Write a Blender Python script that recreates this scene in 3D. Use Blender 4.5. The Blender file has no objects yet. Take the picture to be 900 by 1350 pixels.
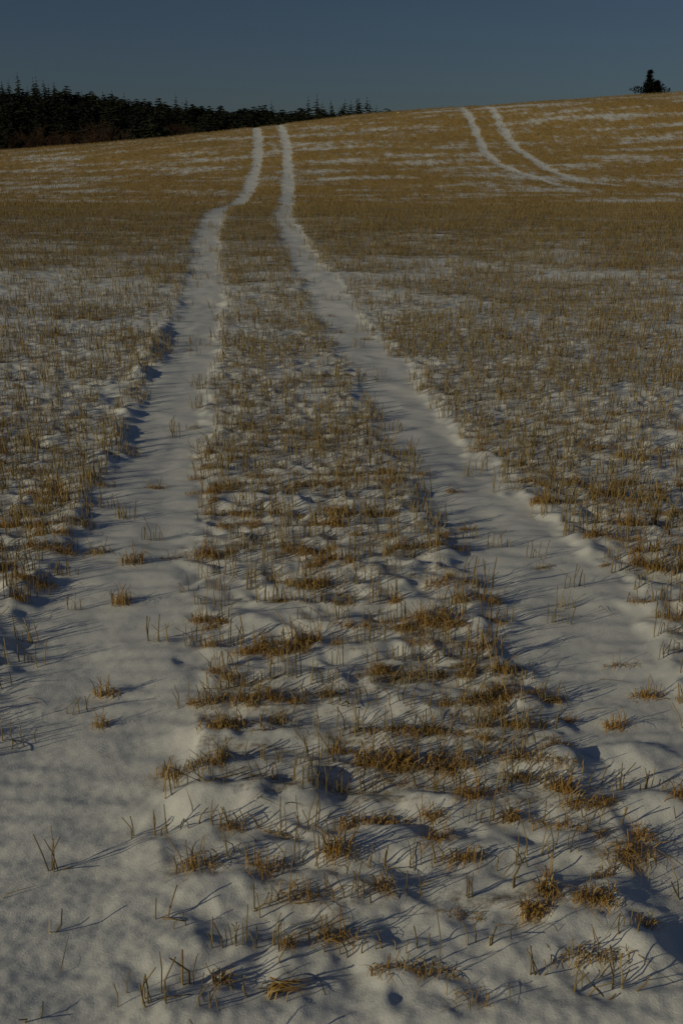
import bpy, math, random
import numpy as np
from mathutils import Vector, Matrix, Euler

random.seed(7)
RNG = np.random.default_rng(11)
scn = bpy.context.scene
COL = scn.collection
R = math.radians

# ------------------------------------------------------------------ camera, sky, sun, exposure
CAM_H = 1.65
cam_d = bpy.data.cameras.new('camera')
cam_d.sensor_fit = 'VERTICAL'; cam_d.sensor_height = 36.0; cam_d.lens = 36.0 * 1300 / 1350
cam_d.clip_start = 0.05; cam_d.clip_end = 8000
cam = bpy.data.objects.new('camera', cam_d); COL.objects.link(cam)
cam.location = (0, 0, CAM_H); cam.rotation_euler = (R(90 - 19.0), 0, 0)
scn.camera = cam

SUN_EL = 18.0
SUN_DIR = Vector((-0.89 * math.cos(R(SUN_EL)), -0.455 * math.cos(R(SUN_EL)), math.sin(R(SUN_EL)))).normalized()
w = bpy.data.worlds.new('World'); scn.world = w; w.use_nodes = True
wn = w.node_tree.nodes; wl = w.node_tree.links
bg = wn['Background']
sky = wn.new('ShaderNodeTexSky'); sky.sky_type = 'NISHITA'; sky.sun_disc = False
sky.sun_elevation = R(SUN_EL); sky.sun_rotation = math.atan2(SUN_DIR.x, SUN_DIR.y)
sky.altitude = 800; sky.air_density = 0.9; sky.dust_density = 2.2; sky.ozone_density = 3.0
wl.new(sky.outputs[0], bg.inputs[0]); bg.inputs[1].default_value = 0.066

sd = bpy.data.lights.new('sun', 'SUN'); sd.energy = 4.6; sd.angle = R(0.55); sd.color = (1.0, 0.87, 0.55)
so = bpy.data.objects.new('sun', sd); COL.objects.link(so)
so.rotation_euler = SUN_DIR.to_track_quat('Z', 'Y').to_euler(); so.location = (-20, -10, 12)

vs = scn.view_settings
vs.view_transform = 'Standard'; vs.look = 'None'; vs.gamma = 1.0; vs.use_curve_mapping = False
vs.exposure = -1.64

# ------------------------------------------------------------------ terrain functions (world metres)
def _hash(ix, iy, s):
    h = (ix.astype(np.int64) * 374761393 + iy.astype(np.int64) * 668265263 + s * 974711) & 0xffffffff
    h = ((h ^ (h >> 13)) * 1274126177) & 0xffffffff
    return (h ^ (h >> 16)) & 0xffffffff
def noise(x, y, s=0):
    ca = math.cos(s * 1.37 + 0.6); sa = math.sin(s * 1.37 + 0.6)
    x, y = x * ca - y * sa, x * sa + y * ca
    ix = np.floor(x); iy = np.floor(y); fx = x - ix; fy = y - iy
    u = fx * fx * fx * (fx * (fx * 6 - 15) + 10); v = fy * fy * fy * (fy * (fy * 6 - 15) + 10)
    def g(dx, dy):
        a = _hash(ix + dx, iy + dy, s) * (2 * math.pi / 4294967296.0)
        return np.cos(a) * (fx - dx) + np.sin(a) * (fy - dy)
    n = (g(0, 0) * (1 - u) + g(1, 0) * u) * (1 - v) + (g(0, 1) * (1 - u) + g(1, 1) * u) * v
    return n * 1.5
def sstep(a, b, t):
    t = np.clip((t - a) / (b - a), 0, 1); return t * t * (3 - 2 * t)
def pchip(xs, ys):
    xs = np.array(xs, float); ys = np.array(ys, float)
    h = np.diff(xs); d = np.diff(ys) / h
    m = np.zeros_like(ys); m[0] = d[0]; m[-1] = d[-1]
    for i in range(1, len(xs) - 1):
        if d[i - 1] * d[i] > 0:
            w1 = 2 * h[i] + h[i - 1]; w2 = h[i] + 2 * h[i - 1]
            m[i] = (w1 + w2) / (w1 / d[i - 1] + w2 / d[i])
    def f(x):
        x = np.clip(np.asarray(x, float), xs[0], xs[-1])
        k = np.clip(np.searchsorted(xs, x, side='right') - 1, 0, len(xs) - 2)
        t = (x - xs[k]) / h[k]
        return ((1 + 2 * t) * (1 - t) ** 2 * ys[k] + t * (1 - t) ** 2 * h[k] * m[k]
                + t * t * (3 - 2 * t) * ys[k + 1] + t * t * (t - 1) * h[k] * m[k + 1])
    return f
near_prof = pchip([-200, 0, 11, 16, 22, 26.5, 29, 34, 40, 60, 120], [0, 0, 0.02, 0.20, 0.50, 0.66, 0.69, 0.61, 0.60, 0.60, 0.60])
ramp_prof = pchip([36, 42, 50, 60, 68, 75, 80, 84, 92, 110, 140, 200], [0, 0.04, 0.17, 0.43, 0.70, 0.91, 0.985, 1.0, 0.94, 0.62, 0.0, -1.0])
crest_h = pchip([-400, -70, -27.7, -16.6, -6.8, 4, 12.3, 26.5, 60, 200], [1.5, 2.1, 3.12, 3.85, 4.78, 6.0, 6.5, 7.45, 9.0, 11.0])
ridge_h = pchip([-900, -110, -80, -50, -20, 25, 60, 200, 900], [23, 20.5, 17.5, 14.6, 13.4, 13.2, 8.5, 1, 0])
def macro(x, y):
    x = np.asarray(x, float); y = np.asarray(y, float)
    h = near_prof(y) + (crest_h(x) - 0.55) * ramp_prof(y) * (1 - sstep(215, 380, y))
    far = ridge_h(x * 400 / np.maximum(y, 200)) * sstep(225, 420, y) * (1 - 0.7 * sstep(470, 900, y))
    h = h + far + 0.25 * noise(x / 19.0, y / 13.0, 3) * sstep(40, 55, y) * (1 - sstep(70, 85, y))
    return h
trk_c = pchip([-40, 0, 12, 26, 33, 41, 50, 61, 74, 86], [4.5, 0.36, -0.88, -2.3, -2.62, -2.98, -3.42, -4.0, -5.1, -6.4])
GAUGE = 1.70; TW = 0.26
# older pair of wheel lines curving over the hill, as polylines in world metres
HT = [[(8.75, 86), (8.79, 78.05), (8.43, 67.2), (8.18, 62.4), (7.99, 58.1), (8.12, 53.2), (8.9, 48.8), (9.9, 45.0)],
      [(10.5, 86), (10.46, 74.0), (10.1, 65.4), (9.98, 58.8), (10.24, 52.1), (10.8, 47.7), (12.3, 45.5)]]
def poly_dist(x, y, pts):
    d = np.full(np.shape(x), 1e9)
    for (ax, ay), (bx, by) in zip(pts[:-1], pts[1:]):
        vx, vy = bx - ax, by - ay
        t = np.clip(((x - ax) * vx + (y - ay) * vy) / (vx * vx + vy * vy), 0, 1)
        d = np.minimum(d, np.hypot(x - ax - t * vx, y - ay - t * vy))
    return d
def track_d(x, y):
    """signed across-track offset for the nearer rut of the main pair, plus hill-line distance"""
    c = trk_c(y)
    wob = 0.035 * noise(y / 1.3, y * 0 + 0.5, 21)
    dl = x - (c - GAUGE / 2) - wob; dr = x - (c + GAUGE / 2) - 0.035 * noise(y / 1.1, y * 0 + 7.5, 22)
    return dl, dr
def track_mask(x, y):
    dl, dr = track_d(x, y)
    e = 0.10 * noise(x / 0.6, y / 0.7, 31) + 0.06 * noise(x / 0.2, y / 0.2, 32) + 0.03 * noise(x / 0.08, y / 0.08, 34)
    wide = 0.13 * (1 - sstep(2.6, 5.5, y))
    ml = 1 - sstep(TW - 0.07, TW + 0.07, np.where(dl < 0, np.abs(dl) - wide, np.abs(dl)) + e)
    mr = 1 - sstep(TW - 0.07, TW + 0.07, np.abs(dr) + e)
    ok = 1 - sstep(84, 87, y)
    m = np.maximum(ml, mr) * ok
    far = (np.asarray(y) > 38) & (np.asarray(x) > 1)
    mh = np.zeros_like(m)
    if np.any(far):
        xf = np.asarray(x)[far]; yf = np.asarray(y)[far]
        d = np.minimum(poly_dist(xf, yf, HT[0]), poly_dist(xf, yf, HT[1])) + 0.12 * noise(xf / 0.9, yf / 0.9, 33)
        mh[far] = 1 - sstep(0.10, 0.32, d)
    return m, mh
HEAPS = [  # x, y, half length, half depth, height, skew : drifts of snow in the foreground
    (-0.25, 2.37, 0.22, 0.060, 0.070, 0.10), (-0.08, 2.42, 0.08, 0.06, 0.065, 0.0), (-0.40, 2.68, 0.14, 0.06, 0.035, 0.0),
    (0.66, 2.50, 0.14, 0.07, 0.065, 0.1), (0.87, 2.55, 0.13, 0.08, 0.065, 0.0), (0.85, 2.33, 0.10, 0.06, 0.05, 0.0),
    (0.10, 2.18, 0.10, 0.06, 0.035, 0.1), (0.55, 1.90, 0.10, 0.06, 0.03, 0.0), (0.17, 1.69, 0.08, 0.04, 0.03, 0.0),
    (0.02, 1.95, 0.12, 0.05, 0.025, 0.1), (0.30, 2.34, 0.10, 0.05, 0.035, 0.0), (-0.28, 2.05, 0.13, 0.05, 0.025, 0.0),
    (0.66, 1.90, 0.10, 0.08, 0.022, 0.0), (-0.12, 3.0, 0.15, 0.06, 0.035, 0), (0.25, 2.85, 0.12, 0.06, 0.035, 0),
    (-0.35, 3.5, 0.2, 0.08, 0.04, 0), (0.1, 3.9, 0.2, 0.08, 0.04, 0), (-0.3, 4.9, 0.3, 0.12, 0.05, 0)]
def height(x, y, sp=None):
    x = np.asarray(x, float); y = np.asarray(y, float)
    if sp is None: sp = np.maximum(0.012, 0.004 * np.abs(y))
    def lod(lam): return np.clip(lam / (2.5 * sp) - 0.6, 0, 1)
    h = macro(x, y)
    m, mh = track_mask(x, y)
    dl, dr = track_d(x, y)
    o = 1 - m
    inside = (1 - sstep(80, 95, y)) 
    calm = 0.75 + 0.65 * sstep(2.6, 5.0, y)
    h = h + 0.045 * noise(x / 3.1, y / 2.4, 1) * inside + 0.012 * noise(x / 1.1, y / 0.8, 2) * (0.4 + 0.6 * o) * lod(0.9)
    puff = 1 - np.sqrt(noise(x / 0.36 + 0.3 * noise(x / .5, y / .5, 41), y / 0.22, 4) ** 2 + 0.02) * 1.9
    h = h + 0.011 * calm * (puff - 0.45) * o * lod(0.25) * (0.55 + 0.6 * noise(x / 0.7, y / 0.5, 5))
    puff2 = 1 - np.sqrt(noise(x / 0.17 + 0.4 * noise(x / .2, y / .2, 42), y / 0.12, 44) ** 2 + 0.02) * 1.9
    h = h + 0.016 * calm * (puff2 - 0.45) * o * lod(0.12)
    h = h + 0.008 * noise(x / 0.17, y / 0.10, 6) * (0.3 + 0.7 * o) * lod(0.12)
    h = h + 0.006 * np.cos(2 * math.pi * (y + 0.02 * noise(x / 0.6, y / 0.6, 8)) / 0.18) * o * lod(0.18)
    h = h + 0.007 * noise(x / 0.07, y / 0.05, 7) * (0.2 + 0.8 * o) * lod(0.06)
    h = h + 0.003 * noise(x / 0.028, y / 0.022, 9) * lod(0.025)
    # ruts: pressed floor, soft tyre ridge, raised lips
    h = h - (0.015 + 0.022 * noise(x / 1.3, y / 0.9, 12)) * m
    h = h + 0.012 * m * np.exp(-(np.minimum(np.abs(dl), np.abs(dr)) / 0.06) ** 2) * np.clip(noise(x / 0.3, y / 0.45, 15), 0, 1) * lod(0.1)
    h = h + 0.007 * m * noise(x / 0.30, y / 0.06, 13) * lod(0.08) + 0.008 * m * noise(x / 0.22, y / 0.28, 16) * lod(0.2)
    lip = np.exp(-((np.minimum(np.abs(dl), np.abs(dr)) - TW - 0.07) / 0.06) ** 2) * (1 - m) * (1 - sstep(84, 87, y))
    h = h + 0.016 * lip * np.clip(0.1 + 1.2 * noise(x / 0.35, y / 0.4, 14), 0, 1) * lod(0.15)
    wide = 0.13 * (1 - sstep(2.6, 5.5, y))
    bank = np.exp(-((dl + TW + wide + 0.10) / 0.085) ** 2) * (1 - m) * sstep(2.0, 2.6, y) * (1 - sstep(9, 14, y))
    h = h + 0.042 * bank * np.clip(0.45 + 1.0 * noise(x / 0.5, y / 0.45, 17), 0, 1)
    h = h - 0.015 * mh
    near = (y > 1.0) & (y < 6)
    if np.any(near):
        xn = x[near]; yn = y[near]; a = np.zeros_like(xn)
        wx = xn + 0.03 * noise(xn / 0.1, yn / 0.1, 51); wy = yn + 0.02 * noise(xn / 0.09, yn / 0.09, 52)
        for (hx, hy, lx, ly, hh, sk) in HEAPS:
            px = (wx - hx) / lx; py = (wy - hy - sk * (wx - hx)) / ly
            q = px * px + py * py
            a = np.maximum(a, 0.75 * hh * np.exp(-q * 0.8))
        h[near] = h[near] + a
    return h
def H1(x, y): return float(height(np.array([x], float), np.array([y], float))[0])

dens_prof = pchip([0, 1.5, 2.2, 3.0, 5.0, 8.0, 12, 16, 18, 27, 30, 36, 90], [0.04, 0.42, 0.88, 1.0, 0.97, 0.85, 0.70, 0.68, 0.90, 0.95, 0.9, 0.85, 0.85])
def density(x, y):
    """how thickly stubble stands at a place, 0..1"""
    x = np.asarray(x, float); y = np.asarray(y, float)
    m, mh = track_mask(x, y)
    d = dens_prof(y)
    hf = 1 - 0.65 * sstep(29, 36, y)
    d = d + 0.55 * noise(x / 1.5, y / 0.8, 61) * (0.5 + 0.75 * sstep(4, 7, y) - 0.45 * sstep(14, 20, y)) * hf + 0.50 * noise(x / 0.45, y / 0.22, 62) * hf
    d = d + 0.55 * noise(x / 5.0, y / 1.8, 63) * sstep(6, 10, y) * (1 - 0.6 * sstep(17, 20, y) * (1 - sstep(27, 33, y)))
    d = d - 0.5 * sstep(30, 36, y) * np.clip(noise(x / 16.0, y / 3.2, 64) + 0.05, 0, 1) * 0.5
    d = d - 0.35 * sstep(7, 10, y) * (1 - sstep(15, 17, y)) * sstep(-1.5, -4, x)
    mid = np.clip(noise(x / 0.3, y / 0.8, 65), 0, 1) * (1 - 0.7 * sstep(4, 9, y))
    d = d - 0.8 * (1 - sstep(2.3, 2.9, y)) * sstep(-0.55, -0.75, x)
    return np.clip(d, 0, 1) * (1 - (0.96 - 0.30 * mid) * m) * (1 - 0.85 * mh)

# ------------------------------------------------------------------ helpers
def tag(o, label=None, cat=None, group=None, kind=None):
    if label: o['label'] = label
    if cat: o['category'] = cat
    if group: o['group'] = group
    if kind: o['kind'] = kind
    return o
def mesh_np(name, V, quads=None, tris=None, attrs=None, mat=None, smooth=True):
    me = bpy.data.meshes.new(name)
    nq = 0 if quads is None else len(quads); nt = 0 if tris is None else len(tris)
    me.vertices.add(len(V)); me.vertices.foreach_set('co', np.ascontiguousarray(V, np.float32).ravel())
    idx = []; st = []
    if nq: idx.append(np.asarray(quads, np.int32).ravel()); st.append(np.arange(nq) * 4)
    if nt: idx.append(np.asarray(tris, np.int32).ravel()); st.append(nq * 4 + np.arange(nt) * 3)
    idx = np.concatenate(idx).astype(np.int32); st = np.concatenate(st).astype(np.int32)
    me.loops.add(len(idx)); me.loops.foreach_set('vertex_index', idx)
    me.polygons.add(nq + nt); me.polygons.foreach_set('loop_start', st)
    me.polygons.foreach_set('use_smooth', np.full(nq + nt, smooth))
    for k, a in (attrs or {}).items():
        at = me.attributes.new(k, 'FLOAT', 'POINT'); at.data.foreach_set('value', np.ascontiguousarray(a, np.float32))
    me.update(calc_edges=True)
    if mat: me.materials.append(mat)
    return me
def link(name, me, parent=None, loc=None):
    o = bpy.data.objects.new(name, me); COL.objects.link(o)
    if parent: o.parent = parent
    if loc is not None: o.location = loc
    return o

# ------------------------------------------------------------------ materials
def newmat(name):
    m = bpy.data.materials.new(name); m.use_nodes = True
    nt = m.node_tree; b = nt.nodes['Principled BSDF']
    return m, nt, b
def N(nt, t, **kw):
    n = nt.nodes.new(t)
    for k, v in kw.items(): setattr(n, k, v)
    return n
def math_node(nt, op, a, b=None, clamp=False):
    n = nt.nodes.new('ShaderNodeMath'); n.operation = op; n.use_clamp = clamp
    for i, v in enumerate((a, b)):
        if v is None: continue
        if isinstance(v, (int, float)): n.inputs[i].default_value = v
        else: nt.links.new(v, n.inputs[i])
    return n.outputs[0]
def noise_node(nt, vec, scale, detail=3, rough=0.55):
    n = nt.nodes.new('ShaderNodeTexNoise'); n.inputs['Scale'].default_value = scale
    n.inputs['Detail'].default_value = detail; n.inputs['Roughness'].default_value = rough
    nt.links.new(vec, n.inputs['Vector']); return n.outputs['Fac']
def ramp_node(nt, fac, stops):
    n = nt.nodes.new('ShaderNodeValToRGB'); e = n.color_ramp.elements
    while len(e) < len(stops): e.new(0.5)
    for i, (p, c) in enumerate(stops):
        e[i].position = p; e[i].color = (*c, 1)
    nt.links.new(fac, n.inputs[0]); return n.outputs[0]
def mix_col(nt, fac, a, b):
    n = nt.nodes.new('ShaderNodeMix'); n.data_type = 'RGBA'
    if isinstance(fac, (int, float)): n.inputs[0].default_value = fac
    else: nt.links.new(fac, n.inputs[0])
    for s, v in ((6, a), (7, b)):
        if isinstance(v, tuple): n.inputs[s].default_value = (*v, 1)
        else: nt.links.new(v, n.inputs[s])
    return n.outputs[2]

def make_snow():
    m, nt, b = newmat('snow_with_straw')
    geo = N(nt, 'ShaderNodeNewGeometry'); pos = geo.outputs['Position']
    at = N(nt, 'ShaderNodeAttribute', attribute_name='litter'); lit = at.outputs['Fac']
    stretch = N(nt, 'ShaderNodeMapping'); stretch.inputs['Scale'].default_value = (0.45, 1.6, 1.0)
    nt.links.new(pos, stretch.inputs['Vector']); sv = stretch.outputs[0]
    n1 = noise_node(nt, sv, 9.0, 5, 0.65); n2 = noise_node(nt, pos, 70.0, 3, 0.6); n3 = noise_node(nt, sv, 1.6, 4, 0.6)
    t = math_node(nt, 'ADD', math_node(nt, 'MULTIPLY', math_node(nt, 'SUBTRACT', n1, 0.5), 1.5), math_node(nt, 'MULTIPLY', math_node(nt, 'SUBTRACT', n2, 0.5), 0.8))
    t = math_node(nt, 'ADD', t, math_node(nt, 'MULTIPLY', math_node(nt, 'SUBTRACT', n3, 0.5), 1.0))
    st2 = N(nt, 'ShaderNodeMapping'); st2.inputs['Scale'].default_value = (0.16, 1.0, 0.6)
    nt.links.new(pos, st2.inputs['Vector'])
    n4 = noise_node(nt, st2.outputs[0], 1.3, 5, 0.7)
    sep = N(nt, 'ShaderNodeSeparateXYZ'); nt.links.new(pos, sep.inputs[0])
    hillf = math_node(nt, 'MULTIPLY', math_node(nt, 'SUBTRACT', sep.outputs[1], 26.0), 0.1, True)
    st3 = N(nt, 'ShaderNodeMapping'); st3.inputs['Scale'].default_value = (1.6, 0.4, 0.4)
    nt.links.new(pos, st3.inputs['Vector'])
    n5 = noise_node(nt, st3.outputs[0], 1.4, 4, 0.75)
    t = math_node(nt, 'ADD', t, math_node(nt, 'MULTIPLY', math_node(nt, 'MULTIPLY', math_node(nt, 'SUBTRACT', n5, 0.5), 2.2), hillf))
    t = math_node(nt, 'ADD', t, math_node(nt, 'MULTIPLY', math_node(nt, 'MULTIPLY', math_node(nt, 'SUBTRACT', n4, 0.5), 1.0), hillf))
    f = math_node(nt, 'ADD', t, math_node(nt, 'SUBTRACT', math_node(nt, 'MULTIPLY', lit, 1.6), 0.55))
    mr = N(nt, 'ShaderNodeMapRange'); mr.interpolation_type = 'SMOOTHSTEP'
    mr.inputs['From Min'].default_value = -0.15; mr.inputs['From Max'].default_value = 0.45
    nt.links.new(f, mr.inputs['Value'])
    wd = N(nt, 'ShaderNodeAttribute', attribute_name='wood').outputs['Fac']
    soil = ramp_node(nt, noise_node(nt, sv, 22.0, 4, 0.7), [(0.3, (0.27, 0.17, 0.055)), (0.5, (0.50, 0.33, 0.105)), (0.7, (0.64, 0.46, 0.18))])
    snow = ramp_node(nt, noise_node(nt, pos, 3.0, 3, 0.5), [(0.3, (0.74, 0.765, 0.79)), (0.7, (0.83, 0.845, 0.86))])
    shaded_earth = ramp_node(nt, noise_node(nt, sv, 22.0, 4, 0.7), [(0.35, (0.09, 0.062, 0.03)), (0.65, (0.24, 0.165, 0.075))])  # flat-field soil, its colour darkened for the shadow among dense stubble
    soil = mix_col(nt, hillf, shaded_earth, soil)
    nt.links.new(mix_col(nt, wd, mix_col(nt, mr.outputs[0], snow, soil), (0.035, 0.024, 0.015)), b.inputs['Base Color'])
    b.inputs['Roughness'].default_value = 0.75; b.inputs['Specular IOR Level'].default_value = 0.25
    bmp = N(nt, 'ShaderNodeBump'); bmp.inputs['Strength'].default_value = 0.45; bmp.inputs['Distance'].default_value = 0.005
    g1 = noise_node(nt, pos, 160.0, 5, 0.75)
    nt.links.new(g1, bmp.inputs['Height']); nt.links.new(bmp.outputs[0], b.inputs['Normal'])
    return m
def make_straw(name, stops, trans=0.0):
    m, nt, b = newmat(name)
    at = N(nt, 'ShaderNodeAttribute', attribute_name='tint')
    oi = N(nt, 'ShaderNodeObjectInfo')
    f = math_node(nt, 'FRACT', math_node(nt, 'ADD', at.outputs['Fac'], oi.outputs['Random']))
    c = ramp_node(nt, f, stops)
    tc = N(nt, 'ShaderNodeNewGeometry')
    n = noise_node(nt, tc.outputs['Position'], 90.0, 2, 0.6)
    dark = mix_col(nt, math_node(nt, 'MULTIPLY', n, 0.38), c, (0.08, 0.05, 0.025))
    nt.links.new(dark, b.inputs['Base Color'])
    b.inputs['Roughness'].default_value = 0.55; b.inputs['Specular IOR Level'].default_value = 0.3
    return m
def make_plain(name, c1, c2, scale, rough=0.85):
    m, nt, b = newmat(name)
    tc = N(nt, 'ShaderNodeTexCoord'); oi = N(nt, 'ShaderNodeObjectInfo')
    n = noise_node(nt, tc.outputs['Object'], scale, 4, 0.65)
    f = math_node(nt, 'ADD', n, math_node(nt, 'MULTIPLY', math_node(nt, 'SUBTRACT', oi.outputs['Random'], 0.5), 0.5), True)
    nt.links.new(ramp_node(nt, f, [(0.3, c1), (0.7, c2)]), b.inputs['Base Color'])
    b.inputs['Roughness'].default_value = rough; b.inputs['Specular IOR Level'].default_value = 0.2
    return m
M_SNOW = make_snow()
M_STRAW = make_straw('cut_straw', [(0.0, (0.42, 0.29, 0.105)), (0.3, (0.23, 0.17, 0.065)), (0.55, (0.56, 0.43, 0.19)), (0.8, (0.16, 0.125, 0.06)), (1.0, (0.42, 0.29, 0.105))])
M_GRASS = make_straw('dry_grass', [(0.0, (0.60, 0.36, 0.085)), (0.35, (0.46, 0.25, 0.055)), (0.6, (0.62, 0.48, 0.24)), (0.85, (0.33, 0.22, 0.09)), (1.0, (0.60, 0.36, 0.085))])
M_NEEDLE = make_plain('evergreen_needles', (0.009, 0.012, 0.007), (0.022, 0.028, 0.013), 0.6)
M_BARK = make_plain('tree_bark', (0.05, 0.036, 0.026), (0.11, 0.08, 0.055), 3.0)
M_TWIG = make_plain('bare_twigs', (0.050, 0.030, 0.018), (0.10, 0.058, 0.036), 0.5)

# ------------------------------------------------------------------ the field: one height sheet, tyre ruts cut out of it as their own pieces
def build_ground():
    ys = [-400., -150., -60., -25., -12., -7., -4.5, -3., -2., -1.2, -0.6, -0.2, 0.1, 0.35, 0.55]
    y = 0.7
    while y < 95:
        ys.append(y); y += max(0.0115, 0.0062 * y)
    while y < 2500:
        ys.append(y); y += 0.035 * y
    ys += [2700., 3600., 5000.]
    ys = np.array(ys)
    nc = 500
    u = np.linspace(-1, 1, nc)
    W = np.maximum(1.5, 0.9 + 0.50 * np.maximum(ys, 0))
    X = u[None, :] * W[:, None]
    out = np.array([1.0, 2.5, 5, 10, 20, 45, 100, 250, 700, 2000, 4500])
    X = np.concatenate([-(W[:, None] + out[::-1][None]), X, W[:, None] + out[None]], 1)
    Y = np.repeat(ys[:, None], X.shape[1], 1)
    sx = np.abs(np.gradient(X, axis=1)); sy = np.abs(np.gradient(Y, axis=0))
    sp = np.maximum(np.minimum(sx, 0.5 * sy + 0.5 * sx), 0.5 * sy)
    # break the grid up a little so that no sampling lines show
    Z = height(X.ravel(), Y.ravel(), sp.ravel()).reshape(X.shape)
    nr, ncol = X.shape
    V = np.stack([X.ravel(), Y.ravel(), Z.ravel()], 1)
    dx = np.gradient(Z, axis=1) / np.gradient(X, axis=1)
    dzdy = (np.gradient(Z, axis=0) - dx * np.gradient(X, axis=0)) / np.gradient(Y, axis=0)
    Nrm = np.stack([-dx.ravel(), -dzdy.ravel(), np.ones(V.shape[0])], 1)
    Nrm /= np.linalg.norm(Nrm, axis=1)[:, None]
    d = density(X.ravel(), Y.ravel()); m, mh = track_mask(X.ravel(), Y.ravel())
    yy = Y.ravel()
    far = sstep(9, 24, yy)
    lit = d * (0.32 + 0.15 * far + 0.19 * sstep(28, 38, yy)) + 0.05 * far
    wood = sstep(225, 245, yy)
    lit = np.where(yy > 90, 0.62, lit); lit = np.where(yy > 200, 0.8, lit)
    lit = lit * (1 - (0.9 - 0.45 * sstep(14, 34, yy)) * m) * (1 - 0.5 * mh)
    i, j = np.meshgrid(np.arange(nr - 1), np.arange(ncol - 1), indexing='ij')
    a = (i * ncol + j).ravel()
    Q = np.stack([a, a + 1, a + ncol + 1, a + ncol], 1)
    cx = V[Q, 0].mean(1); cy = V[Q, 1].mean(1)
    fm, fmh = track_mask(cx, cy); dl, dr = track_d(cx, cy)
    vis = cy > -3.5
    sel = np.zeros(len(Q), int)
    sel[(fm > 0.5) & (np.abs(dl) < np.abs(dr)) & vis] = 1
    sel[(fm > 0.5) & (np.abs(dl) >= np.abs(dr)) & vis] = 2
    dh0 = poly_dist(cx, cy, HT[0]); dh1 = poly_dist(cx, cy, HT[1])
    sel[(fmh > 0.4) & (sel == 0) & (dh0 <= dh1)] = 3
    sel[(fmh > 0.4) & (sel == 0) & (dh0 > dh1)] = 4
    info = [('snowy_field', 'snow dusted stubble field rising to a hill'),
            ('wheel_track', 'snow filled left-hand wheel rut of the pair running straight uphill'),
            ('wheel_track', 'snow filled right-hand wheel rut of the pair running straight uphill'),
            ('wheel_track', 'lower of two thin snowy wheel lines curving over the hill'),
            ('wheel_track', 'upper of two thin snowy wheel lines curving over the hill')]
    for k, (nm, lb) in enumerate(info):
        q = Q[sel == k]
        if not len(q): continue
        used, inv = np.unique(q.ravel(), return_inverse=True)
        me = mesh_np(nm, V[used], quads=inv.reshape(-1, 4), attrs={'litter': lit[used], 'wood': wood[used]}, mat=M_SNOW)
        me.normals_split_custom_set_from_vertices([tuple(n) for n in Nrm[used].tolist()])
        tag(link(nm, me), lb, None, None, 'structure')
build_ground()

# ------------------------------------------------------------------ straw and blade geometry
def straw_geo(P, hgt, lean, kink, rad, seg2=True, tint=None):
    """P base points (n,3); lean (n,2) sideways offset per unit height; kink (n,2) extra offset of the upper half"""
    n = len(P)
    a = RNG.uniform(0, 2 * math.pi, n)
    rings = []
    if seg2: prm = [(0.0, 1.0), (0.5, 0.95), (1.0, 0.8)]
    else: prm = [(0.0, 1.0), (1.0, 0.8)]
    sink = 0.03
    for t, rs in prm:
        c = P.copy()
        hh = hgt * t
        c[:, 0] += lean[:, 0] * hh + kink[:, 0] * hgt * max(0, t - 0.5)
        c[:, 1] += lean[:, 1] * hh + kink[:, 1] * hgt * max(0, t - 0.5)
        c[:, 2] += hh - (sink if t == 0 else 0)
        for k in range(3):
            an = a + k * 2 * math.pi / 3
            rings.append(np.stack([c[:, 0] + np.cos(an) * rad * rs, c[:, 1] + np.sin(an) * rad * rs, c[:, 2]], 1))
    V = np.stack(rings, 1)                       # n, 3*len, 3
    nv = V.shape[1]
    q = []
    for s in range(len(prm) - 1):
        for k in range(3):
            q.append([s * 3 + k, s * 3 + (k + 1) % 3, s * 3 + 3 + (k + 1) % 3, s * 3 + 3 + k])
    q = np.array(q)[None] + (np.arange(n) * nv)[:, None, None]
    tr = np.array([[nv - 3, nv - 2, nv - 1]])[None] + (np.arange(n) * nv)[:, None, None]
    if tint is None: tint = RNG.uniform(0, 1, n)
    if not seg2: return V.reshape(-1, 3), q.reshape(-1, 4), np.repeat(tint, nv)
    return V.reshape(-1, 3), q.reshape(-1, 4), tr.reshape(-1, 3), np.repeat(tint, nv)
def blade_geo(P, az, L, rise, droop, wid, seg=4, tint=None):
    """arching leaf: rises by rise*L at its summit and falls back by droop"""
    n = len(P); rows = []
    dx, dy = np.cos(az), np.sin(az)
    wx, wy = -dy, dx
    for s in range(seg + 1):
        t = s / seg
        hor = L * (0.15 * t + 0.75 * t * t) * (1 - rise * 0.45)
        z = L * rise * (1.6 * t - droop * t * t) - (0.02 if s == 0 else 0)
        ww = wid * (1 - 0.75 * t ** 1.5)
        cx = P[:, 0] + dx * hor; cy = P[:, 1] + dy * hor; cz = P[:, 2] + z
        rows.append(np.stack([cx - wx * ww, cy - wy * ww, cz], 1)); rows.append(np.stack([cx + wx * ww, cy + wy * ww, cz + ww * 0.5], 1))
    V = np.stack(rows, 1); nv = V.shape[1]
    q = np.array([[2 * s, 2 * s + 1, 2 * s + 3, 2 * s + 2] for s in range(seg)])[None] + (np.arange(n) * nv)[:, None, None]
    if tint is None: tint = RNG.uniform(0, 1, n)
    return V.reshape(-1, 3), q.reshape(-1, 4), np.repeat(tint, nv)
def join_geo(parts):
    V = []; Q = []; T = []; A = []; o = 0
    for p in parts:
        V.append(p[0]); Q.append(p[1] + o); A.append(p[-1])
        if len(p) == 4: T.append(p[2] + o)
        o += len(p[0])
    return np.concatenate(V), np.concatenate(Q), (np.concatenate(T) if T else None), np.concatenate(A)
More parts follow.
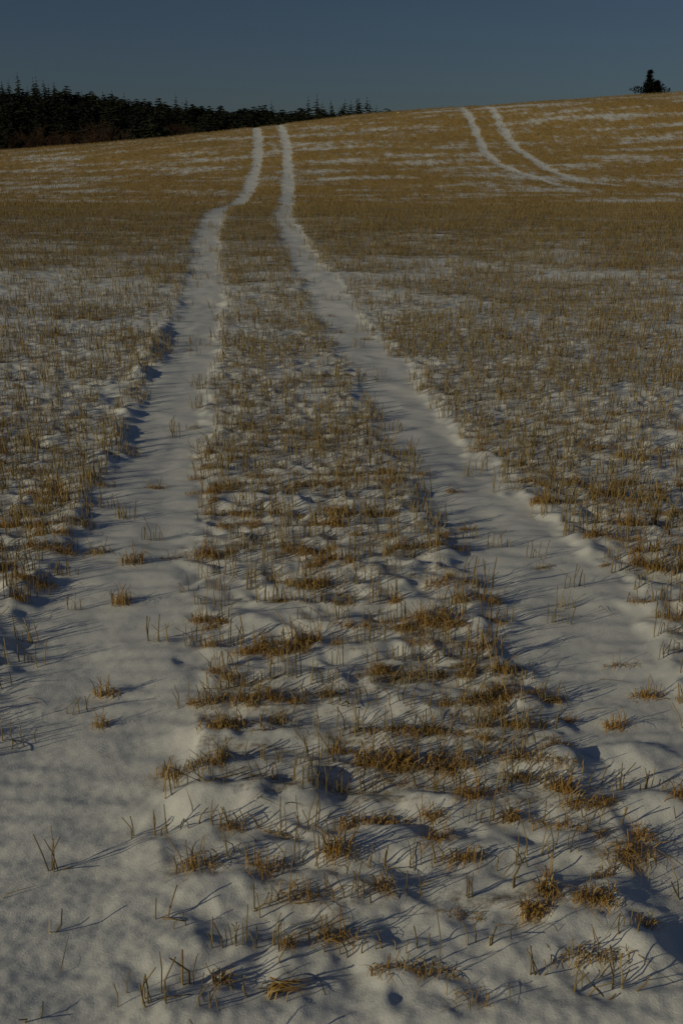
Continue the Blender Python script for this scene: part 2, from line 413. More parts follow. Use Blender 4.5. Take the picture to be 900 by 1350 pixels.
def tuft_geo(n, sx, sy, L, rise, droop, wid=0.0014, seg=4, origin=None, straws=0, sh=0.09, tilt=None):
    P = np.zeros((n, 3)); P[:, 0] = np.clip(RNG.normal(0, sx, n), -1.6 * sx, 1.6 * sx); P[:, 1] = np.clip(RNG.normal(0, sy, n), -1.8 * sy, 1.8 * sy)
    az = RNG.uniform(0, 2 * math.pi, n)
    if tilt is not None: az = tilt + RNG.normal(0, 0.7, n)
    Ls = L * RNG.uniform(0.45, 1.15, n); rs = np.clip(rise + RNG.normal(0, 0.16, n), 0.1, 1.0)
    dr = droop + RNG.normal(0, 0.25, n)
    parts = [blade_geo(P, az, Ls, rs, dr, wid * RNG.uniform(0.7, 1.4, n), seg)]
    if straws:
        Ps = np.zeros((straws, 3)); Ps[:, 0] = RNG.uniform(-sx, sx, straws); Ps[:, 1] = RNG.uniform(-sy, sy, straws)
        parts.append(straw_geo(Ps, sh * RNG.uniform(0.5, 1.1, straws), RNG.normal(0, 0.18, (straws, 2)), RNG.normal(0, 0.3, (straws, 2)), np.full(straws, 0.0015)))
    V, Q, T, A = join_geo(parts)
    if origin is not None: V = V + np.asarray(origin)
    return V, Q, T, A

# ------------------------------------------------------------------ stubble placement
def gen_clumps():
    xs = []; ys_ = []
    k = 0
    y = 1.35
    while y < 86:
        far = y > 30
        dxs = 0.27 if far else (0.075 if y < 10 else 0.08)
        half = (0.46 if y < 12 else 0.42) * y + 0.6
        nx = int(2 * half / dxs)
        x = (np.arange(nx) + 0.5 + RNG.uniform(-0.45, 0.45, nx)) * dxs - half
        yy = y + 0.025 * noise(x / 0.7, x * 0 + y * 3.1, 71) + RNG.normal(0, 0.012 if not far else 0.06, nx) + 0.012 * x
        p = density(x, yy)
        keep = RNG.uniform(0, 1, nx) < p * 0.92
        xs.append(x[keep]); ys_.append(yy[keep])
        y += 0.34 if far else (0.15 if y < 9 else 0.135)
    return np.concatenate(xs), np.concatenate(ys_)
CX, CY = gen_clumps()
def in_frame(x, y, z, mx=1.03):
    th = R(19.0); dz = CAM_H - z
    Zc = y * math.cos(th) + dz * math.sin(th)
    v = (dz * math.cos(th) - y * math.sin(th)) / Zc; u = x / Zc
    return (np.abs(u) < 450 / 1300 * mx) & (np.abs(v) < 675 / 1300 * mx)
HERO_XY = []
def zone(x, y):
    dl, dr = track_d(np.array([x]), np.array([y])); dl = dl[0]; dr = dr[0]
    if abs(dl) < TW: return 'in the left-hand rut'
    if abs(dr) < TW: return 'in the right-hand rut'
    if dl < 0: return 'outside the left-hand rut'
    if dr > 0: return 'outside the right-hand rut'
    return 'between the two ruts'

# single straw meshes for clumps whose straws can be picked apart
STRAW_MESH = []
for k in range(10):
    hh = 0.10
    V, Q, T, A = straw_geo(np.zeros((1, 3)), np.array([hh]), np.zeros((1, 2)), RNG.normal(0, 0.22, (1, 2)), np.array([0.0022]), True, np.array([k / 10.0]))
    STRAW_MESH.append(mesh_np('straw', V, Q, T, {'tint': A}, M_STRAW))
def straw_part(parent, x, y, z, h, lx=0.0, ly=0.0, thick=1.0, me=None):
    o = link('straw', me or random.choice(STRAW_MESH), parent, (x, y, z))
    s = h / 0.10
    o.scale = (thick * .85, thick * .85, s)
    o.rotation_euler = (-ly, lx, random.uniform(0, 6.28))
    return o
def clump_of_straws(name, x, y, straws, label, cat, group=None):
    """straws: list of (dx, dy, height, lean_x, lean_y, thickness)"""
    z = H1(x, y)
    e = link(name, None, None, (x, y, z)); e.empty_display_size = 0.05
    for (dx, dy, h, lx, ly, tk) in straws:
        straw_part(e, dx, dy, H1(x + dx, y + dy) - z, h, lx, ly, tk)
    tag(e, label, cat, group)
    return e
CLUMP_MESH = []; CLUMP_N = []
NUM = ['no', 'one', 'two', 'three', 'four', 'five', 'six', 'seven', 'eight', 'nine', 'ten', 'eleven']
for k in range(24):
    n = int(RNG.integers(4, 10)); CLUMP_N.append(n)
    P = np.zeros((n, 3)); P[:, 0] = (np.arange(n) - (n - 1) / 2) * 0.0125 + RNG.uniform(-0.006, 0.006, n); P[:, 1] = RNG.normal(0, 0.007, n)
    V, Q, T, A = straw_geo(P, RNG.uniform(0.035, 0.115, n), RNG.normal(0, 0.12, (n, 2)), np.where(RNG.uniform(0, 1, (n, 1)) < 0.25, RNG.normal(0, 0.9, (n, 2)), RNG.normal(0, 0.1, (n, 2))), RNG.uniform(0.0016, 0.0025, n))
    CLUMP_MESH.append(mesh_np('stubble_clump', V, Q, T, {'tint': A}, M_STRAW))

# ------------------------------------------------------------------ individual plants seen close up
def hero_tuft(x, y, geo, label, cat='grass tuft'):
    V, Q, T, A = geo
    o = link('grass_tuft', mesh_np('grass_tuft', V, Q, T, {'tint': A}, M_GRASS), None, (x, y, H1(x, y) - 0.004))
    tag(o, label, cat); HERO_XY.append((x, y)); return o
def hero_stubble(x, y, straws, label, cat='stubble'):
    HERO_XY.append((x, y)); return clump_of_straws('stubble_clump', x, y, straws, label, cat)
def row_straws(n, width, h0, h1, lean=0.08):
    return [((i / (n - 1) - 0.5) * width + random.uniform(-.01, .01), random.gauss(0, .006), random.uniform(h0, h1), random.gauss(0, lean), random.gauss(0, lean), random.uniform(.8, 1.15)) for i in range(n)]

hero_stubble(-0.741, 2.10, [(-.012, 0, .105, -.28, 0, 1.1), (-.004, .004, .10, .02, .1, 1.1), (.004, -.004, .105, .1, -.05, 1.1), (.012, 0, .10, .18, .1, 1.0), (.018, .004, .05, 1.0, .1, 1.0), (.0, .01, .12, .06, .15, .8)],
             'lone fan of five tall brown straws in the bare left-hand rut')
hero_stubble(-0.487, 2.36, [(-.008, 0, .135, -.10, 0, 1.2), (.010, .003, .125, -.08, 0, 1.2)], 'two tall reddish cut straws standing close at the end of the long drift')
hero_stubble(0.211, 1.70, [(0, 0, .20, .05, .05, .8), (-.025, .01, .08, -.1, 0, .9)], 'single very tall thin stem rising from a matted row of grass')
hero_stubble(-0.338, 1.70, [(-.008, 0, .075, -.03, 0, 1.8), (.006, .002, .075, .02, 0, 1.6), (.016, .004, .07, .05, 0, .8)], 'pair of thick short cut straws with pale tops in bare snow')
hero_stubble(0.085, 1.785, row_straws(10, .23, .022, .05, .06), 'straight row of ten short dark straw ends poking from smooth snow')
hero_stubble(-0.203, 1.665, [(0, 0, .075, .38, 0, 1.3)], 'single pale straw leaning beside a flattened straw bundle')
hero_stubble(-0.67, 1.865, [(0, 0, .055, .62, .1, 1.2), (-.008, .0, .015, -.9, 0, 1.1)], 'dark broken stalk leaning over in the bare left-hand rut')
hero_stubble(0.336, 1.80, [(-.05, 0, .055, 0, 0, .9), (-.03, .01, .05, 0, .05, .9), (0, 0, .06, 0, 0, 1.5), (.006, .003, .05, .03, 0, 1.2), (.05, .01, .05, .1, 0, .8)], 'short row of five straws, the middle one thick and golden')
hero_stubble(0.421, 1.99, [(0, 0, .065, .02, 0, 1.7), (.004, .005, .05, .05, 0, 1.3)], 'lone golden straw stump in a shaded hollow of snow')
hero_stubble(-0.432, 2.41, row_straws(7, .15, .06, .10, .10), 'row of seven upright straws just behind the long snow drift')
hero_stubble(-0.06, 2.52, row_straws(9, .11, .09, .14, .14), 'dense tall group of straws with bent tops behind the drift end')
hero_stubble(-0.30, 1.86, [(-.09, 0, .03, 0, 0, .9), (-.065, .01, .035, .04, 0, .9), (.05, 0, .03, 0, 0, 1)], 'three small dark straw ends in flat snow beside the left-hand rut')
hero_stubble(0.423, 1.715, [(-.01, 0, .06, .05, 0, 1), (.0, 0, .07, -.25, .1, 1), (.01, .0, .06, -.5, 0, .9), (.02, 0, .05, .55, 0, .9)], 'V-shaped group of orange straws at the edge of bare snow')
hero_stubble(-0.66, 1.60, [(0, 0, .03, -.6, 0, 1), (.03, .01, .025, .5, 0, .9)], 'two crossed dark straw bits in the snow of the left-hand rut')

hero_tuft(-0.373, 2.07, tuft_geo(46, .030, .014, .15, .75, 1.75, .0014, straws=6, sh=.10), 'arching olive and golden tuft beside two orange straws below the long drift')
hero_tuft(0.155, 1.725, tuft_geo(90, .055, .010, .055, .55, 1.6, .0013, straws=5, sh=.05), 'long matted mat of short golden grass under the tall thin stem')
hero_tuft(0.463, 1.905, tuft_geo(120, .022, .014, .085, .85, 1.95, .0014), 'rounded dome of drooping golden grass beside a second paler dome', 'grass tuft')
hero_tuft(0.50, 1.96, tuft_geo(60, .014, .010, .11, .95, 1.5, .0014, straws=4, sh=.11), 'tall orange wisp of grass leaning behind the golden dome')
hero_tuft(0.607, 1.93, tuft_geo(110, .034, .014, .10, .75, 1.75, .0013, straws=3, sh=.08), 'wide pale arching dome of grass on the edge of a shaded hollow')
hero_tuft(-0.264, 1.71, tuft_geo(34, .014, .008, .06, .85, 1.2, .0015, straws=4, sh=.06), 'small bright orange tuft beside the pair of thick straws')
hero_tuft(0.739, 2.11, tuft_geo(80, .040, .018, .14, .60, 1.5, .0014, straws=5, sh=.10), 'sprawling orange tuft with long loose leaves on the outer snow')
hero_tuft(0.457, 2.265, tuft_geo(52, .012, .008, .085, .95, 1.35, .0016, straws=4, sh=.08), 'compact upright bright orange tuft against a small lit drift')
hero_tuft(-0.092, 1.96, tuft_geo(44, .040, .016, .10, .60, 1.5, .0013, straws=7, sh=.09), 'tangle of dark leaning straws and grass on a low drift')
hero_tuft(0.085, 2.255, tuft_geo(110, .055, .012, .075, .65, 1.8, .0014, straws=5, sh=.06), 'matted orange grass drooping over the edge of a drift')
hero_tuft(0.309, 2.10, tuft_geo(70, .034, .012, .09, .70, 1.8, .0013, straws=4, sh=.07), 'pale arched grass mat over a rounded snow hump')
hero_tuft(0.272, 1.63, tuft_geo(26, .030, .012, .075, .75, 1.2, .0009, straws=2, sh=.06), 'thin pale wispy grass in the bare snow beyond the matted row')
hero_tuft(-0.918, 4.03, tuft_geo(60, .030, .016, .12, .90, 1.3, .0016, straws=4, sh=.12), 'orange tuft on the middle ridge of the left-hand rut, farthest of four')
hero_tuft(-0.884, 3.63, tuft_geo(60, .022, .014, .12, .90, 1.3, .0016, straws=4, sh=.11), 'orange tuft on the middle ridge of the left-hand rut, second farthest')
hero_tuft(-0.792, 2.95, tuft_geo(50, .030, .012, .08, .80, 1.3, .0015, straws=6, sh=.08), 'low spread tuft with a long shadow in the left-hand rut')
hero_tuft(-0.773, 2.76, tuft_geo(40, .014, .010, .065, .85, 1.3, .0015, straws=2, sh=.08), 'small brown tuft in the left-hand rut just before the low spread one')
hero_tuft(1.02, 2.91, tuft_geo(70, .034, .014, .08, .75, 1.6, .0014, straws=5, sh=.08), 'dense brown tuft standing alone in the right-hand rut')
hero_tuft(1.0, 3.12, tuft_geo(40, .045, .008, .07, .45, 1.7, .0013, straws=2, sh=.06), 'flat orange mat of grass in the right-hand rut')
hero_tuft(-0.02, 1.83, tuft_geo(50, .034, .014, .08, .75, 1.5, .0013, straws=6, sh=.08), 'mixed pale grass tuft behind the row of short straw ends')
hero_tuft(-0.19, 2.07, tuft_geo(50, .034, .014, .09, .65, 1.6, .0013, straws=7, sh=.09), 'brown grass and straw tuft right of the arching olive tuft')
# flattened bundle of straw lying on the snow
def bundle(x, y):
    n = 26
    z0 = H1(x, y)
    a = RNG.normal(0.12, 0.28, n); L = RNG.uniform(.04, .12, n)
    parts = []
    px = RNG.normal(0, .02, n); py = RNG.normal(0, .009, n)
    P = np.stack([px - np.cos(a) * L / 2, py - np.sin(a) * L / 2, RNG.uniform(0.0, .016, n)], 1)
    rise = np.full(n, 0.06)
    V, Q, A = blade_geo(P, a, L / 0.9, rise, np.full(n, 1.3), RNG.uniform(.0012, .0028, n), 4)
    V[:, 2] += 0.006
    o = link('straw_bundle', mesh_np('straw_bundle', V, Q, None, {'tint': A}, M_GRASS), None, (x, y, z0))
    tag(o, 'flattened bundle of broken golden straw lying on bare snow', 'straw bundle'); HERO_XY.append((x, y))
bundle(-0.115, 1.675)

# ------------------------------------------------------------------ stubble: nearest clumps one by one, the rest as a mass
HXY = np.array(HERO_XY)
dmin = np.min(np.hypot(CX[:, None][:, :] - HXY[None, :, 0], CY[:, None] - HXY[None, :, 1]), axis=1)
ok = (dmin > 0.07)
CX = CX[ok]; CY = CY[ok]
CZ = height(CX, CY)
vis = in_frame(CX, CY, CZ)
order = np.argsort(CY + np.where(vis, 0, 1000))
N_IND = 300 - 14
ind = order[:N_IND]; rest_mask = np.ones(len(CX), bool); rest_mask[ind] = False
for c, k in enumerate(ind):
    x, y = float(CX[k]), float(CY[k]); zn = zone(x, y)
    if c < 100:
        n = random.randint(3, 8); nb = 0; tall = random.uniform(.6, 1.15)
        st = []
        for i in range(n):
            broken = random.random() < 0.18; nb += broken
            st.append((random.uniform(-.055, .055), random.gauss(0, .010), random.uniform(.045, .10) * tall, random.gauss(0, .7) if broken else random.gauss(0, .10), random.gauss(0, .10), random.uniform(.7, 1.15)))
        lab = ('short' if tall < .85 else 'tall') + ' clump of ' + NUM[n] + ' cut straws' + (', ' + NUM[nb] + ' bent over, ' if nb else ' ') + zn
        o = clump_of_straws('stubble_clump', x, y, st, lab, 'stubble', ('short' if tall < .85 else 'tall') + ' near stubble clumps ' + zn)
    else:
        v = int(k) % 24
        o = link('stubble_clump', CLUMP_MESH[v], None, (x, y, float(CZ[k])))
        o.rotation_euler[2] = random.gauss(0, .15) + (math.pi if random.random() < .5 else 0)
        s = random.uniform(.8, 1.15); q = random.uniform(.75, 1.2); o.scale = (s, s, s * q)
        size = 'low' if s * q < .85 else ('tall' if s * q > 1.08 else 'middling')
        tag(o, size + ' row clump of ' + NUM[CLUMP_N[v]] + ' cut straws farther off ' + zn, 'stubble', size + ' stubble clumps ' + zn)

def stubble_mass(sel, nmin, nmax, hlo, hhi, rlo, rhi, seg2, wx, wy):
    x = CX[sel]; y = CY[sel]
    cnt = RNG.integers(nmin, nmax + 1, len(x))
    xi = np.repeat(x, cnt) + RNG.uniform(-wx, wx, cnt.sum()); yi = np.repeat(y, cnt) + RNG.normal(0, wy, cnt.sum())
    zi = height(xi, yi)
    n = len(xi)
    hv = RNG.uniform(hlo, hhi, n) * np.repeat(RNG.uniform(.75, 1.15, len(x)), cnt)
    broken = (RNG.uniform(0, 1, n) < .2)[:, None]
    lean = RNG.normal(0, .13, (n, 2)) + broken * RNG.normal(0, .4, (n, 2))
    kink = np.where(broken, RNG.normal(0, 1.0, (n, 2)), RNG.normal(0, .12, (n, 2)))
    tint = np.repeat(RNG.uniform(0, 1, len(x)), cnt) * .5 + RNG.uniform(0, .6, n)
    return straw_geo(np.stack([xi, yi, zi], 1), hv, lean, kink, RNG.uniform(rlo, rhi, n), seg2, tint % 1.0)
def mass_obj(name, parts, label, cat, mat):
    V, Q, T, A = join_geo(parts)
    return tag(link(name, mesh_np(name, V, Q, T, {'tint': A}, mat)), label, cat, None, 'stuff')
mass_obj('stubble', [stubble_mass(rest_mask & (CY < 9), 5, 9, .045, .125, .0017, .0027, True, .045, .009),
                     stubble_mass(rest_mask & (CY >= 9) & (CY < 30), 3, 6, .055, .13, .0024, .0036, False, .06, .016)],
         'rows of cut straw stubble covering the flat part of the field', 'stubble', M_STRAW)
mass_obj('stubble', [stubble_mass(rest_mask & (CY >= 30), 3, 6, .05, .13, .006, .010, False, .12, .09)],
         'golden stubble covering the hillside beyond the dip', 'stubble', M_STRAW)

# ------------------------------------------------------------------ dry grass tufts
def gen_tufts():
    n = 24000
    y = 1.5 + 32 * np.sqrt(RNG.uniform(0, 1, n)); x = RNG.uniform(-1, 1, n) * (0.46 * y + 0.5)
    y = np.round(y / .18) * .18 + RNG.normal(0, .02, n)
    extra = RNG.uniform(0, 1, (2, 4200)); y2 = 2.3 + 4.7 * extra[0]; x2 = (extra[1] * 2 - 1) * (0.46 * y2 + .4)
    y2 = np.round(y2 / .18) * .18 + RNG.normal(0, .02, 4200)
    x = np.concatenate([x, x2]); y = np.concatenate([y, y2])
    p = density(x, y) * np.clip(0.32 + 1.1 * noise(x / 0.45, y / 0.3, 81), 0.03, 1)
    k = RNG.uniform(0, 1, len(x)) < p * 0.55
    return x[k], y[k]
TX, TY = gen_tufts()
FG = [(0.10, 1.98), (0.36, 2.17), (0.60, 2.22), (0.66, 2.04), (0.24, 2.27), (-0.16, 2.22), (0.52, 2.44), (0.36, 2.50), (0.16, 2.44), (0.0, 2.60), (0.44, 2.66), (0.58, 2.72), (0.66, 2.62),
      (0.50, 2.80), (0.62, 2.90), (0.72, 2.78), (0.34, 2.84), (0.20, 2.70), (0.55, 3.05), (0.42, 3.10), (-0.22, 2.78), (-0.05, 2.92), (0.12, 3.05), (-0.34, 3.22), (-0.1, 3.3), (0.3, 3.35),
      (0.70, 2.30), (0.80, 2.20), (0.30, 1.90), (-0.30, 2.24), (-0.02, 2.12), (0.56, 1.76), (0.70, 1.86), (-0.12, 1.80), (0.38, 2.00), (0.62, 2.48)]
TX = np.concatenate([TX, [p[0] for p in FG]]); TY = np.concatenate([TY, [p[1] for p in FG]])
d2 = np.min(np.hypot(TX[:, None] - HXY[None, :, 0], TY[:, None] - HXY[None, :, 1]), axis=1)
TX = TX[d2 > .09]; TY = TY[d2 > .09]
TZ = height(TX, TY)
TUFT_MESH = []
for k in range(20):
    dome = k % 3
    g = [tuft_geo(60, .032, .012, .085, .75, 1.75, .0013, straws=4, sh=.08),
         tuft_geo(44, .020, .012, .10, .88, 1.4, .0014, straws=5, sh=.10),
         tuft_geo(70, .050, .012, .065, .65, 1.6, .0013, straws=4, sh=.07)][dome]
    TUFT_MESH.append((mesh_np('grass_tuft', g[0], g[1], g[2], {'tint': g[3] * .6}, M_GRASS), ['drooping golden', 'upright orange', 'low matted brown'][dome]))
visT = in_frame(TX, TY, TZ)
ordT = np.argsort(TY + np.where(visT, 0, 1000))
indT = ordT[:280]; restT = np.ones(len(TX), bool); restT[indT] = False
for k in indT:
    x, y = float(TX[k]), float(TY[k]); zn = zone(x, y)
    me, look = TUFT_MESH[int(k) % 20]
    o = link('grass_tuft', me, None, (x, y, float(TZ[k]) - .004))
    o.rotation_euler[2] = random.gauss(0, .25) + (math.pi if random.random() < .5 else 0)
    s = random.uniform(.6, 1.2) if y < 4 else random.uniform(.7, 1.2); o.scale = (s, s, s * random.uniform(.75, 1.1))
    size = 'small' if s < .8 else ('large' if s > 1.0 else 'middle sized')
    tag(o, size + ' ' + look + ' dry grass tuft among straw ' + zn, 'grass tuft', size + ' ' + look + ' tufts ' + zn)
def tuft_mass():
    x = TX[restT]; y = TY[restT]; n = len(x)
    cnt = np.where(y < 6, 34, np.where(y < 12, 20, 9))
    xi = np.repeat(x, cnt); yi = np.repeat(y, cnt); tot = cnt.sum()
    near = np.repeat(y < 10, cnt)
    xi = xi + RNG.normal(0, .035, tot); yi = yi + RNG.normal(0, .013, tot)
    zi = np.repeat(TZ[restT], cnt)
    tint = (np.repeat(RNG.uniform(0, 1, n), cnt) * .5 + RNG.uniform(0, .4, tot)) % 1
    return blade_geo(np.stack([xi, yi, zi], 1), RNG.uniform(0, 6.283, tot), RNG.uniform(.04, .11, tot), np.clip(RNG.normal(.75, .15, tot), .2, 1), RNG.normal(1.6, .25, tot), np.where(near, .0014, .0032), 3, tint)
mass_obj('dry_grass', [tuft_mass()], 'dry golden grass scattered through the stubble of the flat field', 'grass', M_GRASS)

# straws lying loose on the snow
FS = []
for k in range(5):
    L = .10
    P = np.array([[-L / 2, 0, .003]])
    V, Q, A = blade_geo(P, np.zeros(1), np.array([L / .9]), np.array([.03 + .02 * k]), np.array([1.5]), np.array([.0014]), 5, np.array([k / 5.]))
    FS.append(mesh_np('loose_straw', V, Q, None, {'tint': A}, M_STRAW))
cnt = 0
while cnt < 90:
    y = random.uniform(1.55, 3.6); x = random.uniform(-1, 1) * (.36 * y + .15)
    if random.random() > float(density(np.array([x]), np.array([y]))[0]) + .12: continue
    z = H1(x, y); L = .04; a = random.uniform(0, 6.28)
    zx = (H1(x + math.cos(a) * L, y + math.sin(a) * L) - H1(x - math.cos(a) * L, y - math.sin(a) * L)) / (2 * L)
    zn = zone(x, y)
    o = link('loose_straw', random.choice(FS), None, (x, y, z + .002))
    o.rotation_euler = Euler((0, -math.atan(zx), a), 'XYZ'); o.scale = (random.uniform(.5, 1.1),) + (1, 1)
    tag(o, 'loose straw lying on the snow ' + zn, 'straw', 'loose straws ' + zn); cnt += 1

# ------------------------------------------------------------------ trees
def tri_branch(rows, V, F, p0, p1, wid, drop, jag):
    """a branch spray: tapered ridge with needle fringe hanging to both sides"""
    p0 = Vector(p0); p1 = Vector(p1); d = p1 - p0
    side = d.cross(Vector((0, 0, 1)));
    if side.length < 1e-6: side = Vector((1, 0, 0))
    side.normalize()
    n = rows
    prev = None
    for i in range(n + 1):
        t = i / n
        c = p0 + d * t
        ww = wid * (math.sin(math.pi * (0.18 + 0.80 * t)) + .05) * random.uniform(.7, 1.25)
        a = len(V)
        V.append(c); V.append(c + side * ww + Vector((0, 0, -drop * random.uniform(.6, 1.4)))); V.append(c - side * ww + Vector((0, 0, -drop * random.uniform(.6, 1.4))))
        if i:
            F.append((a - 3, a, a + 1)); F.append((a - 3, a + 2, a))
            if random.random() < jag: F.append((a - 3, a + 1, a - 2)); 
            if random.random() < jag: F.append((a - 3, a - 1, a + 2))
    return
def tube(V, F, pts, rads, sides=5):
    base = len(V)
    for p, r in zip(pts, rads):
        for k in range(sides):
            a = 2 * math.pi * k / sides
            V.append(Vector((p[0] + r * math.cos(a), p[1] + r * math.sin(a), p[2])))
    for i in range(len(pts) - 1):
        for k in range(sides):
            a = base + i * sides + k; b = base + i * sides + (k + 1) % sides
            F.append((a, b, b + sides, a + sides))
def mk(name, V, F, mat):
    me = bpy.data.meshes.new(name); me.from_pydata([tuple(v) for v in V], [], F); me.materials.append(mat); me.update(); return me
def conifer_meshes(h, rad, whorls, per, gap=.12, blunt=.65):
    V = []; F = []
    tube(V, F, [(0, 0, -1.0), (0, 0, h * .5), (0, 0, h)], [h * .014, h * .008, .01])
    tm = mk('trunk', V, F, M_BARK)
    V = []; F = []
    for i in range(whorls):
        t = i / (whorls - 1)
        z = h * (.10 + .88 * t)
        r = rad * ((1 - t) ** blunt if blunt else math.sqrt(max(.02, 1 - abs(1.9 * t - .95) ** 2.4))) * random.uniform(.75, 1.15) + .12
        k = max(3, int(per * (1 - .5 * t)))
        a0 = random.uniform(0, 6.28)
        for j in range(k):
            if random.random() < gap: continue
            a = a0 + 6.283 * j / k + random.gauss(0, .2); rr = r * random.uniform(.65, 1.15)
            zz = z + random.gauss(0, h * .012)
            tri_branch(3, V, F, (0, 0, zz), (rr * math.cos(a), rr * math.sin(a), zz - rr * .22 + rr * .1 * random.random()), rr * .24 + .08, rr * .12 + .05, .7)
    for j in range(4 if blunt else 0):
        a = j * 1.57
        tri_branch(2, V, F, (0, 0, h * .97), (.1 * math.cos(a), .1 * math.sin(a), h * 1.03), .06, .02, .8)
    return tm, mk('crown', V, F, M_NEEDLE)
def bare_meshes(h, spread):
    V = []; F = []; V2 = []; F2 = []
    tube(V, F, [(0, 0, -1), (.05 * h * random.uniform(-1, 1), 0, h * .35), (0, .03 * h * random.uniform(-1, 1), h * .7)], [h * .018, h * .013, h * .006])
    tm = mk('trunk', V, F, M_BARK)
    def limb(p, d, L, r, lev):
        q = p + d * L
        s = d.cross(Vector((random.random(), random.random(), random.random()))).normalized()
        a = len(V2)
        s2 = d.cross(s).normalized()
        V2.extend([p + s * r, p - s * r * .5 + s2 * r * .8, p - s * r * .5 - s2 * r * .8, q])
        F2.extend([(a, a + 1, a + 3), (a + 1, a + 2, a + 3), (a + 2, a, a + 3)])
        if lev == 0: return
        for k in range(4 if lev > 1 else 5):
            t = random.uniform(.3, 1.0)
            nd = (d + Vector((random.gauss(0, .5), random.gauss(0, .5), random.gauss(.15, .35)))).normalized()
            limb(p + d * L * t, nd, L * random.uniform(.45, .75), r * .55, lev - 1)
    for k in range(9):
        t = random.uniform(.25, .7); a = random.uniform(0, 6.28)
        limb(Vector((0, 0, h * t)), Vector((math.cos(a) * spread, math.sin(a) * spread, random.uniform(.6, 1.3))).normalized(), h * random.uniform(.18, .3), h * .009, 3)
    return tm, mk('crown', V2, F2, M_TWIG)
CON = [conifer_meshes(h, r, wn_, p) for h, r, wn_, p in [(13, 3.0, 17, 9), (12, 3.4, 16, 9), (14, 3.0, 18, 9), (11, 2.8, 15, 8), (12.5, 3.8, 16, 10), (13.5, 3.3, 17, 9)]]
CONB = [conifer_meshes(h, r, 14, 10, .1, None) for h, r in [(11, 3.4), (10, 3.8), (11.5, 3.6), (10.5, 4.2)]]
BARE = [bare_meshes(h, s) for h, s in [(9, .7), (11, .8), (8, .9), (10, .6)]]
def place_tree(name, ms, x, y, s, label, cat, group):
    z = float(macro(np.array([x]), np.array([y]))[0])
    e = link(name, None, None, (x, y, z)); e.scale = (s, s, s * random.uniform(.92, 1.1)); e.rotation_euler[2] = random.uniform(0, 6.28)
    for nm, me in (('trunk', ms[0]), ('crown', ms[1])): link(nm, me, e)
    tag(e, label, cat, group); return e
# dark evergreens over the far ridge, ranks from the lower edge of the wood to its skyline
for rank, (yy, cnt_) in enumerate([(285, 30), (315, 38), (345, 44), (375, 50), (400, 58), (420, 74)]):
    for i in range(cnt_):
        px = (i + random.uniform(-.6, .6)) / cnt_ * 600 - 60
        y = yy + random.uniform(-13, 13)
        x = (px - 450) / 1300 * y * 0.93
        pointed = (px < 78 or 405 < px < 500)
        pointed = pointed and random.random() < .8 or random.random() < .04
        s = random.uniform(.85, 1.12) if pointed else random.uniform(.82, 1.0)
        if px > 500 and random.random() < .5: continue
        where = 'on the skyline ridge' if rank >= 4 else 'on the lower slope'
        look = 'pointed dark evergreen ' if pointed else 'blunt broad dark evergreen '
        place_tree('evergreen_tree', random.choice(CON if pointed else CONB), x, y, s, look + where + ' of the far wood', 'tree', look + where)
for i in range(90):
    px = random.choice([random.uniform(0, 160), random.uniform(-40, 520), random.uniform(200, 400)])
    y = random.uniform(246, 278); s = random.uniform(.75, 1.15)
    x = (px - 450) / 1300 * y * 0.93
    look = 'tall' if s > .95 else 'low'
    place_tree('bare_tree', BARE[random.randrange(4)], x, y, s, look + ' leafless reddish brown tree along the lower edge of the far wood', 'tree', look + ' bare trees edging the far wood')
# the trees behind and between those, too many and too far off to tell apart
def wood_mass():
    Vs = []; Fs = []; off = 0
    src = []
    for tm, cm in CONB + CON[:2]:
        v = np.empty(len(cm.vertices) * 3, np.float32); cm.vertices.foreach_get('co', v)
        f = np.array([tuple(p.vertices) for p in cm.polygons], int); src.append((v.reshape(-1, 3), f))
    for i in range(280):
        px = random.uniform(-70, 505); y = random.uniform(295, 440)
        x = (px - 450) / 1300 * y * .93
        v, f = src[random.randrange(4) if random.random() < .9 else random.randrange(6)]
        a = random.uniform(0, 6.28); s_ = random.uniform(.75, .98)
        z = float(macro(np.array([x]), np.array([y]))[0])
        w_ = np.stack([(v[:, 0] * math.cos(a) - v[:, 1] * math.sin(a)) * s_ + x, (v[:, 0] * math.sin(a) + v[:, 1] * math.cos(a)) * s_ + y, v[:, 2] * s_ + z], 1)
        Vs.append(w_); Fs.append(f + off); off += len(v)
    me = mesh_np('far_wood', np.concatenate(Vs), None, np.concatenate(Fs), None, M_NEEDLE, False)
    tag(link('far_wood', me), 'dense dark interior of the far evergreen wood on the ridge', 'wood', None, 'stuff')
wood_mass()
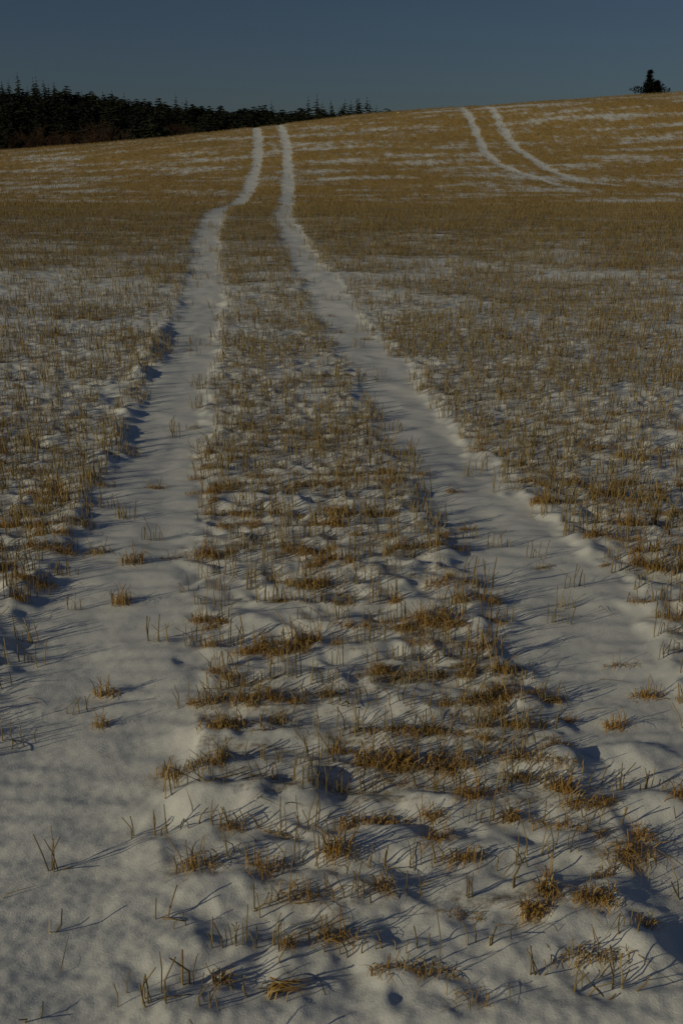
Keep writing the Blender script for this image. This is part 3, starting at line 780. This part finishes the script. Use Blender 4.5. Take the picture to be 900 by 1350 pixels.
# lone pine whose crown shows over the hill crest
def lone_pine(x, y):
    z = float(macro(np.array([x]), np.array([y]))[0])
    e = link('pine_tree', None, None, (x, y, z)); e.scale = (1.15, 1.15, .98)
    V = []; F = []
    tube(V, F, [(0, 0, -.6), (.05, 0, 2.2), (-.15, 0, PINE_H)], [.16, .11, .02], 7)
    tube(V, F, [(.03, 0, 1.6), (.55, .1, 2.7), (.62, .1, PINE_H - 1.0)], [.09, .06, .02], 6)
    link('trunk', mk('trunk', V, F, M_BARK), e)
    V = []; F = []
    def spray(p, d, L, up):
        p = Vector(p); d = Vector(d).normalized()
        n = 9
        for i in range(n):
            t = i / (n - 1)
            c = p + d * L * t + Vector((0, 0, up * L * t * t))
            for k in range(9):
                a = Vector((random.gauss(0, 1), random.gauss(0, 1), random.gauss(.4, .8))).normalized()
                tri_branch(2, V, F, c, c + a * random.uniform(.20, .40) * (1.15 - .4 * t), .055, .01, .6)
    for (tx, ty, top, z0) in ((-.15, 0, PINE_H, 1.5), (.62, .1, PINE_H - .95, 2.2)):
        k = 15
        for i in range(k):
            t = i / (k - 1)
            zz = z0 + (top - z0) * t + random.gauss(0, .06)
            r = 1.9 * (1 - t) ** .9 * random.uniform(.75, 1.2) + .05
            for j in range(5):
                a = random.uniform(0, 6.28)
                spray((tx * min(1, zz / top), ty, zz), (math.cos(a), math.sin(a), .25), r * random.uniform(.6, 1.1), .15)
    for (a, L, zz) in ((math.pi + .1, 1.75, PINE_H - 1.85), (0.05, 1.75, PINE_H - 1.95), (.3, 1.55, PINE_H - 1.6), (math.pi - .3, 1.3, PINE_H - 1.5), (.1, 1.2, PINE_H - 1.3), (math.pi, 1.8, PINE_H - 1.95), (0, 1.7, PINE_H - 2.05), (-.2, 1.6, PINE_H - 1.8), (math.pi + .25, 1.6, PINE_H - 1.75)):
        spray((0, 0, zz), (math.cos(a), math.sin(a), -.02), L, .22)
    link('crown', mk('crown', V, F, M_NEEDLE), e)
    tag(e, 'lone dark pine with upswept side branches behind the hill crest', 'tree')
PINE_H = 6.7
lone_pine(32.3, 112.0)
e = place_tree('bare_tree', BARE[1], 10.5, 118.0, 0.50, 'faint leafless tree alone behind the bare hill crest', 'tree', None)
